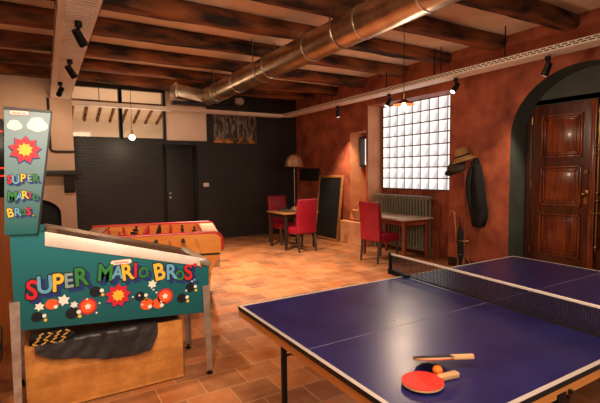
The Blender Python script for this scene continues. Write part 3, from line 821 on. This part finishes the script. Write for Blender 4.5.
m = MB(); pts = [(.03, -.03, .015), (0, .03, .84)] + [(0, .075 + .045 * math.cos(a), .87 + .05 * math.sin(a)) for a in [PI - PI * i / 10 for i in range(11)]]
m.tube(pts, .011, 8); m.build('stick', 'mid_wood', st)
um = thing('folded_umbrella', 'folded black umbrella standing in the coat stand ring', 'umbrella', (5.44, 4.31, 0))
MB().tube([(0, 0, .02), (0, 0, .12), (0, .01, .3), (0, .02, .60), (0, .02, .70)], [.006, .025, .05, .045, .02], 14).build('canopy', 'cloth_black', um)
m = MB(); m.tube([(0, .02, .68), (0, .03, .78)] + [(0, .06 + .03 * math.cos(a), .80 + .03 * math.sin(a)) for a in [PI - PI * i / 8 for i in range(9)]], .009, 8); m.build('handle', 'dark_wood', um)

# ------------------------------------------------------------------ foosball table
ft = thing('foosball_table', 'orange wooden foosball table with red trim behind the pinball machine', 'foosball table', (1.08, 5.244, 0), math.radians(-15))
HL, HW, ZT = .75, .56, .89
out = [(-HL, ZT), (HL - .05, ZT), (HL, ZT - .05), (HL, .66), (HL - .13, .44), (-HL + .13, .44), (-HL, .66), (-HL, ZT - .0)]
MB().prism(out, 'Y', -HW, -HW + .05).build('side_panel', 'foos', ft)
MB().prism(out, 'Y', HW - .05, HW).build('side_panel', 'foos', ft)
for s_ in (-1, 1):
    a, b = (HL - .2, HL - .012) if s_ > 0 else (-HL + .012, -HL + .2)
    MB().box(a, b, -HW + .05, HW - .05, .5, ZT - .004, .006).build('end_block', 'foos_top', ft)
MB().box(-HL + .2, HL - .2, -HW + .05, HW - .05, .7, .74).build('playing_field', 'foos_green', ft)
for y in (-HW + .025, HW - .025):
    m = MB(); m.tube([(-HL, y, ZT + .006), (HL - .06, y, ZT + .006), (HL - .02, y, ZT - .01), (HL + .008, y, ZT - .055), (HL + .01, y, .70)], .02, 8); m.build('edge_trim', 'trim_red', ft)
for x in (HL - .2, -HL + .2): MB().tube([(x, -HW + .05, ZT), (x, HW - .05, ZT)], .012, 8).build('end_trim', 'trim_red', ft)
m = MB(); m.box(-HL + .05, HL - .02, -HW - .006, -HW, .655, .675); m.build('panel_groove', 'dark_wood', ft)
for sx in (-1, 1):
    for sy in (-1, 1):
        x, y = sx * (HL - .2), sy * (HW - .09)
        m = MB(); m.prism([(x - .05, 0), (x + .05, 0), (x + .09, .5), (x - .09, .5)], 'Y', y - .05, y + .05); m.build('leg', 'foos', ft)
team = 0
def man_bm():
    m = MB(); m.tube([(0, 0, -.09), (0, 0, -.05), (0, 0, .0), (0, 0, .035)], [.014, .012, .02, .016], 8); m.ball((0, 0, .055), .017, n=10)
    m.box(-.018, .022, -.012, .012, -.105, -.085, .004); return m
men = {'dark_metal': None, 'trim_red': None}
for i in range(8):
    x = -.48 + i * .137; c = 'trim_red' if i in (0, 1, 3, 5) else 'dark_metal'
    rd = MB().cyl((x, -HW - .13, .845), (x, HW + .10, .845), .008, n=8).build('rod', 'steel', ft)
    s_ = -1 if i % 2 == 0 else 1
    MB().cyl((x, s_ * (HW + .04), .845), (x, s_ * (HW + .15), .845), .018, .022, n=12).build('handle', 'rubber_black', rd)
    for k in range((1, 2, 3, 5, 5, 3, 2, 1)[i]):
        nn = (1, 2, 3, 5, 5, 3, 2, 1)[i]
        if men[c] is None:
            o = man_bm().build('player_figure', c, rd); men[c] = o
        else:
            o = men[c].copy(); COL.objects.link(o); o.parent = rd
        o.location = (x, (k - (nn - 1) / 2) * (.8 / max(nn, 2)), .845)

# ------------------------------------------------------------------ pinball machine (local x along its length, y = away from camera, front end at x=0)
pm = thing('pinball_machine', 'teal pinball machine with tall backbox and colourful title lettering', 'pinball machine', (1.037, 3.155, 0), 0)
PWD = .56
side = [(-1.235, .588), (.012, .486), (.022, .875), (-.03, .905), (-1.04, 1.19), (-1.235, 1.197)]
def cab():
    m = MB(); m.mi = 0; m.prism(side, 'Y', 0, .018); m.mi = 0; m.prism(side, 'Y', PWD - .018, PWD)
    m.mi = 1; m.prism([(-.008, .486), (.012, .486), (.022, .875), (-.0, .89)], 'Y', .018, PWD - .018); m.box(-1.235, -1.22, .018, PWD - .018, .588, 1.19)
    m.prism([(-1.22, .592), (-.008, .492), (-.008, .51), (-1.22, .61)], 'Y', .018, PWD - .018)
    return m.build('cabinet', ['teal', 'pin_black'], pm, flat=True)
cabinet = cab()
m = MB(); m.prism([(-1.04, 1.178), (-.03, .893), (-.03, .899), (-1.04, 1.184)], 'Y', .018, PWD - .018); m.build('playfield_glass', 'playfield', pm, flat=True)
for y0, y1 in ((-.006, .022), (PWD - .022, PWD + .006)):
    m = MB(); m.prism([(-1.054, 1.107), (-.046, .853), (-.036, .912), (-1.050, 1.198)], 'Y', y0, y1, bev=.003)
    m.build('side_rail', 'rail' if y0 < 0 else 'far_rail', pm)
m = MB(); m.prism([(-.05, .906), (-.05, .868), (.03, .838), (.036, .87), (.0, .914)], 'Y', -.012, PWD + .012, bev=.005); m.build('lock_bar', 'steel', pm)
m = MB(); m.cyl((-.09, 0, .868), (-.09, -.014, .868), .014, n=16); m.build('flipper_button', 'ink_red', pm)
m = MB(); m.cyl((-.045, 0, .848), (-.045, -.012, .848), .009, n=12); m.build('side_bolt', 'ink_red', pm)
bbp = [(-1.260, 1.198), (-1.090, 1.190), (-.980, 1.955), (-1.224, 1.962)]
m = MB(); m.mi = 0; m.prism(bbp, 'Y', -.02, .0); m.prism(bbp, 'Y', PWD, PWD + .02)
m.mi = 1; m.prism(bbp, 'Y', 0.0, PWD)
backbox = m.build('backbox', ['bb', 'pin_black'], pm, flat=True)
m = MB(); m.prism([(-1.228, 1.955), (-.978, 1.948), (-.976, 1.962), (-1.228, 1.972)], 'Y', -.026, PWD + .026); m.prism([(-.982, 1.955), (-.972, 1.955), (-1.080, 1.19), (-1.092, 1.19)], 'Y', -.026, PWD + .026); m.build('backbox_trim', 'pin_black', backbox)

INK = {'r': 1, 'b': 2, 'y': 3, 'g': 4, 'g2': 5}
INKS = ['ink_black', 'ink_red', 'ink_blue', 'ink_yellow', 'ink_green', 'ink_grey', 'ink_navy']
def title(lst, y, parent, name, sh):
    m = MB(); random.seed(3)
    for i, (ch_, x, z, h, col) in enumerate(lst):
        z += h * .04; h *= .9; yo = y; y = yo - .00012 * (i % 2)
        rot = random.uniform(-.12, .12)
        def T(dx, dz, yy, sxx=.82): return Matrix.Translation((x + dx, yy, z + dz)) @ Matrix.Rotation(PI / 2, 4, 'X') @ Matrix.Rotation(rot, 4, 'Z') @ Matrix.Diagonal((sxx, 1, 1, 1))
        hh = h * (.73 / .10 * .1 if ch_ == '.' else 1)
        if ch_ == '.': hh = h * 4
        m.mi = 6; letters_mesh(m, ch_, hh, .075, T(sh, -sh * 1.1, y - .0004))
        m.mi = 0; letters_mesh(m, ch_, hh, .075, T(0, 0, y - .0012))
        m.mi = INK[col]; letters_mesh(m, ch_, hh, .028, T(0, 0, y - .002))
        y = yo
    return m.build(name, INKS, parent, flat=True)
TITLE = [('S', -1.140, 0.772, 0.138, 'r'), ('U', -1.064, 0.801, 0.126, 'b'), ('P', -0.994, 0.802, 0.13, 'y'), ('E', -0.929, 0.818, 0.106, 'g2'), ('R', -0.856, 0.819, 0.134, 'g'), ('M', -0.713, 0.832, 0.128, 'g'), ('A', -0.634, 0.835, 0.103, 'b'), ('R', -0.566, 0.818, 0.127, 'y'), ('I', -0.516, 0.829, 0.114, 'r'), ('O', -0.462, 0.821, 0.081, 'g'), ('B', -0.346, 0.787, 0.139, 'y'), ('R', -0.267, 0.78, 0.126, 'b'), ('O', -0.202, 0.767, 0.082, 'g'), ('S', -0.141, 0.76, 0.132, 'r'), ('.', -0.094, 0.748, 0.022, 'b')]
title(TITLE, -.002, cabinet, 'title_lettering', .022)
TITLE_BB = [('S', -1.219, 1.509, 0.055, 'r'), ('U', -1.186, 1.507, 0.058, 'b'), ('P', -1.15, 1.517, 0.055, 'y'), ('E', -1.116, 1.518, 0.047, 'g2'), ('R', -1.082, 1.517, 0.052, 'g'), ('M', -1.212, 1.402, 0.065, 'g'), ('A', -1.174, 1.408, 0.05, 'b'), ('R', -1.143, 1.413, 0.055, 'y'), ('I', -1.118, 1.414, 0.044, 'r'), ('O', -1.091, 1.403, 0.039, 'g'), ('B', -1.222, 1.303, 0.061, 'y'), ('R', -1.188, 1.309, 0.055, 'b'), ('O', -1.160, 1.313, 0.039, 'g'), ('S', -1.13, 1.311, 0.052, 'r'), ('.', -1.106, 1.305, 0.010, 'y')]
title(TITLE_BB, -.022, backbox, 'title_lettering', .010)
def disc(m, x, z, r, y, sx=1.0, n=20):
    m.poly([(x + r * sx * math.cos(-2 * PI * i / n), y, z + r * math.sin(-2 * PI * i / n)) for i in range(n)][::-1])
def star(m, x, z, r, y, k=5, q=.5, rot=0.3):
    m.poly([(x + (r if i % 2 == 0 else r * q) * math.cos(rot + PI * i / k), y, z + (r if i % 2 == 0 else r * q) * math.sin(rot + PI * i / k)) for i in range(2 * k)])
DEC = ['ink_white', 'ink_red', 'ink_orange', 'ink_black', 'ink_yellow', 'ink_navy']
def plate(m, x0, x1, z0, z1, y):
    r = (z1 - z0) / 2; zc = (z0 + z1) / 2; pts = []
    for i in range(9): a = -PI / 2 + PI * i / 8; pts.append((x1 - r + r * math.cos(a), y, zc + r * math.sin(a)))
    for i in range(9): a = PI / 2 + PI * i / 8; pts.append((x0 + r + r * math.cos(a), y, zc + r * math.sin(a)))
    m.poly(pts)
def maker_plate(parent, x0, x1, z0, z1, y):
    m = MB(); m.mi = 1; plate(m, x0 - .003, x1 + .003, z0 - .003, z1 + .003, y); m.mi = 0; plate(m, x0, x1, z0, z1, y - .0006)
    m.mi = 1; letters_mesh(m, 'Nintendo', (z1 - z0) * .58, .02, Matrix.Translation(((x0 + x1) / 2, y - .0012, z0 + (z1 - z0) * .22)) @ Matrix.Rotation(PI / 2, 4, 'X') @ Matrix.Diagonal((1.0, 1, 1, 1)))
    m.build('maker_plate', ['ink_white', 'ink_red'], parent, flat=True)
maker_plate(cabinet, -.672, -.538, .935, .965, -.003)
maker_plate(backbox, -1.20, -1.10, 1.925, 1.949, -.023)
m = MB()
def burst(x, z, r, y):
    m.mi = 5; star(m, x, z - .004, r * 1.08, y, 9, .72, .1); m.mi = 1; star(m, x, z, r, y - .0006, 9, .7, .1); m.mi = 4; star(m, x, z, r * .5, y - .0012, 9, .7, .3)
def flower(x, z, r, y):
    m.mi = 1; disc(m, x, z, r, y); m.mi = 2; disc(m, x, z, r * .78, y - .0006); m.mi = 0; star(m, x, z, r * .42, y - .0012, 5, .6)
Yd = -.003
burst(-.633, .72, .085, Yd)
flower(-.824, .675, .055, Yd); flower(-.316, .663, .057, Yd)
for x, z, r in ((-1.03, .725, .034), (-.445, .625, .04), (-.362, .62, .04)): m.mi = 2; disc(m, x, z, r, Yd, 1.15); m.mi = 0; disc(m, x + .02, z - .02, r * .35, Yd - .0006)
for x, z, r in ((-1.116, .656, .033), (-.92, .645, .038), (-.775, .768, .036), (-.49, .69, .034), (-.195, .628, .036), (-.13, .70, .034)): m.mi = 3; disc(m, x, z, r, Yd); m.mi = 4; disc(m, x + .045, z - .028, r * .3, Yd); m.mi = 0; disc(m, x + .04, z + .002, r * .36, Yd - .0003)
for x, z, r in ((-1.10, .72, .03), (-.905, .70, .026), (-.403, .765, .034), (-.965, .74, .04)): m.mi = 0; star(m, x, z, r, Yd, 6, .6)
random.seed(11)
for k in range(12): m.mi = 0; star(m, random.uniform(-.9, -.1), random.uniform(.62, .75), .010, Yd - .0001 * k, 4, .45)
m.build('side_decals', DEC, cabinet, flat=True)
m = MB(); Yb = -.023
def cloud(x, z, r):
    for dx, dz, q in ((0, 0, 1), (-.6, -.2, .6), (.6, -.15, .65), (.25, .4, .6), (-.3, .4, .55)): m.mi = 0; disc(m, x + dx * r, z + dz * r, r * q, Yb - .0003 * abs(dx) - .0002 * dz)
cloud(-1.178, 1.862, .032); cloud(-1.06, 1.87, .045)
burst(-1.13, 1.715, .085, Yb)
m.build('backbox_decals', DEC, backbox, flat=True)
# legs
def pin_leg(x, y, top, nm='leg'):
    s_ = 1 if x > -.6 else -1; q = -1 if y < .3 else 1
    l = MB(); dx = .012 * s_
    for (a0, a1, b0, b1) in ((x - .028 * s_, x + .028 * s_, y, y + .006 * q), (x + .022 * s_, x + .028 * s_, y, y - .05 * q)):
        ax, bx = sorted((a0, a1)); ay, by = sorted((b0, b1))
        l.prism([(ax, ay), (bx, ay), (bx, by), (ax, by)], 'Z', .03, top)
    for v in l.bm.verts:
        if v.co.z < .4: v.co.x = x + (v.co.x - x) * .7 + dx
    o = l.build(nm, 'steel', pm, flat=True)
    f = MB(); f.lathe([(0, 0), (.024, 0), (.026, .008), (.008, .014), (.008, .04), (0, .04)], 16, Matrix.Translation((x + dx, y - .008 * q, 0)))
    f.build('foot_leveler', 'dark_metal', o)
    return o
pin_leg(-.01, -.010, .70); pin_leg(-1.23, -.010, .775); pin_leg(-.01, PWD + .012, .68); pin_leg(-1.23, PWD + .012, .77)

# wooden box and black sheet below the machine
wx = thing('wooden_crate', 'butcher-block wooden crate under the pinball machine', 'crate', (0, 3.19, 0))
m = MB(); m.box(-.16, .85, 0, .025, .03, .455, .003); m.build('front_panel', 'planks', wx)
m = MB(); m.box(.825, .85, .026, .40, .03, .455, .003); m.box(-.16, -.135, .026, .40, .03, .455, .003); m.box(-.135, .825, .375, .40, .03, .455); m.box(-.16, .85, .0, .40, .01, .03)
m.build('crate_walls', 'planks', wx)
m = MB(); m.box(-.14, .83, .03, .37, .43, .45); m.build('lid', 'dark_wood', wx)
for x in (-.1, .78):
    for y in (.05, .34): MB().box(x - .03, x + .03, y - .03, y + .03, 0, .012).build('foot', 'dark_wood', wx)
def sheet():
    t = bmesh.new(); nx, nz = 60, 26; g = []
    def low(u):   # lower hem height over u in 0..1
        pts = [(0, .42), (.14, .365), (.3, .345), (.55, .285), (.75, .275), (.93, .29), (1, .40)]
        for (a, za), (b, zb) in zip(pts, pts[1:]):
            if a <= u <= b: return za + (zb - za) * (u - a) / (b - a)
        return .3
    for i in range(nx + 1):
        u = i / nx; x = -.10 + .76 * u; r = []
        L1 = .30; L2 = .475 - low(u)
        for j in range(nz + 1):
            v = j / nz
            if v < .45: y = 3.45 - (3.45 - 3.178) * (v / .45); z = .468
            else: y = 3.172 - .006 * math.sin(9 * u); z = .468 - L2 * (v - .45) / .55
            nv = noise.noise_vector(Vector((x * 9, z * 9, y * 9)))
            fold = .006 * math.sin(22 * u + 6 * v) * (1 if v > .45 else .2)
            r.append(t.verts.new((x + nv.x * .01, y - abs(fold) - .012 * abs(nv.y) - .004, z + .008 * nv.z * (v < .45) + .006 * (v < .45))))
        g.append(r)
    for i in range(nx):
        for j in range(nz): t.faces.new([g[i][j], g[i + 1][j], g[i + 1][j + 1], g[i][j + 1]])
    bmesh.ops.recalc_face_normals(t, faces=t.faces)
    bmesh.ops.solidify(t, geom=list(t.faces), thickness=.005)
    m = MB(); m.merge(t); return m
o = sheet().build('plastic_sheet', 'bag', smooth=70)
tag(o, 'crumpled black plastic sheet draped over the wooden crate', 'plastic sheet')
pc = thing('patterned_cloth', 'black cloth with yellow dashes bunched on the crate', 'cloth', (.0, 3.185, .505))
m = MB()
t = bmesh.new(); bmesh.ops.create_icosphere(t, subdivisions=4, radius=1); bmesh.ops.transform(t, matrix=Matrix.Diagonal((.13, .03, .045, 1)), verts=t.verts); m.merge(t); m.noise(.012, 14, 5)
m.build('cloth_body', 'cloth_black', pc, smooth=80)
m = MB(); random.seed(5)
for k in range(16):
    x = -.10 + .2 * ((k * 5) % 16) / 16; z = -.028 + .02 * (k % 4)
    m.box(-.015, .015, -.003, .003, -.005, .005, .002, Matrix.Translation((x, -.034, z)) @ Matrix.Rotation(random.choice((-.5, .5)), 4, 'Y'))
m.build('yellow_dashes', 'rope_yellow', pc)
cbm = MB(); cbm.tube([(-.36, 3.40, .72), (-.32, 3.36, .62), (-.30, 3.34, .45), (-.33, 3.34, .25), (-.40, 3.36, .12), (-.48, 3.4, .02)], .008, 8)
cbm.tube([(-.35, 3.42, .66), (-.285, 3.38, .55), (-.295, 3.36, .36), (-.38, 3.38, .2), (-.5, 3.5, .012)], .006, 8)
tag(cbm.build('power_cable', 'rubber_black'), 'black cable hanging down behind the pinball machine leg', 'cable')

# cabinet at the left edge behind the pinball machine
ac = thing('tall_cabinet', 'tall dark cabinet with an orange wooden lower half behind the backbox', 'cabinet', (-.56, 4.7, 0))
MB().box(-.28, .265, 0, .5, 0, 1.36, .006).build('base', 'wood_orange', ac)
MB().box(-.28, .262, .02, .5, 1.36, 2.07, .006).build('hood', 'pin_black', ac)
for z in (1.55, 1.62, 1.95): MB().box(-.25, .255, .012, .02, z, z + .012).build('light_strip', 'led', ac)

# ------------------------------------------------------------------ ping-pong table
TX0, TX1, TY0, TY1, TZ = .967, 3.707, .835, 2.36, .76
tt = thing('ping_pong_table', 'dark blue ping-pong table with white border lines in the foreground', 'table', ((TX0 + TX1) / 2, (TY0 + TY1) / 2, 0))
LX, LY = (TX1 - TX0) / 2, (TY1 - TY0) / 2
for s_ in (-1, 1):
    a, b = (-LX, -.004) if s_ < 0 else (.004, LX)
    m = MB(); m.mi = 0; m.box(a, b, -LY, LY, TZ - .022, TZ - .0008)
    m.mi = 1; m.box(a - .0006 if s_ < 0 else a, b if s_ < 0 else b + .0006, -LY - .0006, LY + .0006, TZ - .023, TZ - .003)
    top = m.build('tabletop', ['table_blue', 'edge_black'], tt, flat=True)
    m = MB(); z0, z1 = TZ - .001, TZ
    xe = -LX if s_ < 0 else LX - .02
    m.box(xe, xe + .02, -LY, LY, z0, z1)
    xa, xb = (-LX + .02, -.004) if s_ < 0 else (.004, LX - .02)
    m.box(xa, xb, -LY, -LY + .02, z0, z1); m.box(xa, xb, LY - .02, LY, z0, z1)
    m.mi = 1; m.box(xa, xb, -.0016, .0016, z0, z1)
    m.build('boundary_lines', ['white_line', 'centre_line'], top, flat=True)
    m = MB(); q = -LX + .002 if s_ < 0 else LX - .032
    m.box(q, q + .03, -LY + .002, LY - .002, TZ - .062, TZ - .023)
    m.box(xa, xb, -LY + .002, -LY + .03, TZ - .062, TZ - .023); m.box(xa, xb, LY - .03, LY - .002, TZ - .062, TZ - .023)
    m.build('apron', 'apron', tt, flat=True)
    for sy in (-1, 1):
        x = s_ * (LX - .018); y = LY - .535 if sy > 0 else -(LY - .12)
        m = MB(); m.box(x - .012, x + .012, y - .012, y + .012, 0.0, TZ - .022, .002); lg = m.build('leg', 'dark_metal', tt)
        m = MB(); m.cyl((x + .012, y, TZ - .115), (x + .05, y, TZ - .115), .006, n=8); m.cyl((x + .05, y, TZ - .115), (x + .062, y, TZ - .115), .012, n=12); m.build('leg_knob', 'dark_metal', lg)
m = MB(); m.box(-LX + .64, -LX + .70, -LY - .003, -LY + .02, TZ - .085, TZ - .045, .003); m.cyl((-LX + .72, -LY - .002, TZ - .05), (-LX + .72, -LY - .012, TZ - .05), .010); m.box(-LX + .60, -LX + .74, -LY + .002, -LY + .03, TZ - .10, TZ - .075, .003); m.build('folding_clamp', 'dark_metal', tt)
nt_ = thing('ping_pong_net', 'black table-tennis net with a white top band clamped across the table', 'net', (2.262, (TY0 + TY1) / 2, TZ), math.radians(-3.7))
NE = LY + .145
m = MB(); k = -NE
th = .0015
while k < NE:
    m.box(-th, th, k - th, k + th, .008, .14); k += .013
z = .012
while z < .14:
    m.box(-th, th, -NE, NE, z - th, z + th); z += .013
m.box(-.002, .002, -NE, NE, .004, .010)
m.build('net_mesh', 'net', nt_, flat=True)
MB().box(-.004, .004, -NE, NE, .138, .153, .002).build('top_band', 'white', nt_)
for s_ in (-1, 1):
    m = MB(); m.box(-.012, .012, s_ * NE - .011, s_ * NE + .011, -.01, .157, .003)
    m.prism([(s_ * (NE + .01), -.012), (s_ * (NE + .01), .03), (s_ * (NE - .03), .03), (s_ * (LY - .06), .016), (s_ * (LY - .06), 0.002), (s_ * (LY + .004), .002), (s_ * (LY + .004), -.012)], 'X', -.02, .02)
    m.box(-.02, .02, min(s_ * (LY + .004), s_ * (LY + .04)), max(s_ * (LY + .004), s_ * (LY + .04)), -.06, 0)
    m.build('net_post', 'dark_metal', nt_)

# ------------------------------------------------------------------ bats and ball
def bat(label, loc, ang, face, tilt=None):
    t = thing('table_tennis_bat', label, 'bat', loc, ang, 'bats on the blue table')
    def blade(r, z0, z1):
        m = MB(); pts = []
        for i in range(33):
            a = math.radians(28) + math.radians(304) * i / 32
            pts.append((r * 1.02 * math.cos(a), r * .98 * math.sin(a)))
        pts += [(r * 1.03, -.020), (r * 1.03, .020)]
        m.prism(pts, 'Z', z0, z1); return m
    blade(.077, .0022, .0082).build('blade', 'ply', t)
    blade(.076, .0082, .0115).build('rubber_sheet', face, t)
    blade(.076, -.001, .0022).build('rubber_sheet', 'rubber_black' if face != 'rubber_black' else 'rubber_red', t)
    m = MB(); m.box(.072, .165, -.0125, .0125, -.006, .0165, .006, seg=3)
    for v in m.bm.verts:
        if v.co.x > .14: v.co.y *= 1.25
    m.build('handle', 'ply', t)
    return t
bat('red table-tennis bat lying flat on the blue table', (1.176, 1.095, TZ + .007), math.radians(-9), 'rubber_red')
b2 = bat('black table-tennis bat tilted against the orange ball', (1.318, 1.172, TZ + .036), math.radians(-30), 'rubber_black')
b2.rotation_euler = (math.radians(-22), math.radians(-1), math.radians(-30))
tag(MB().ball((0, 0, 0), .02, n=24).build('table_tennis_ball', 'orange'), 'orange ping-pong ball between the two bats', 'ball', loc=(1.283, 1.118, TZ + .02))
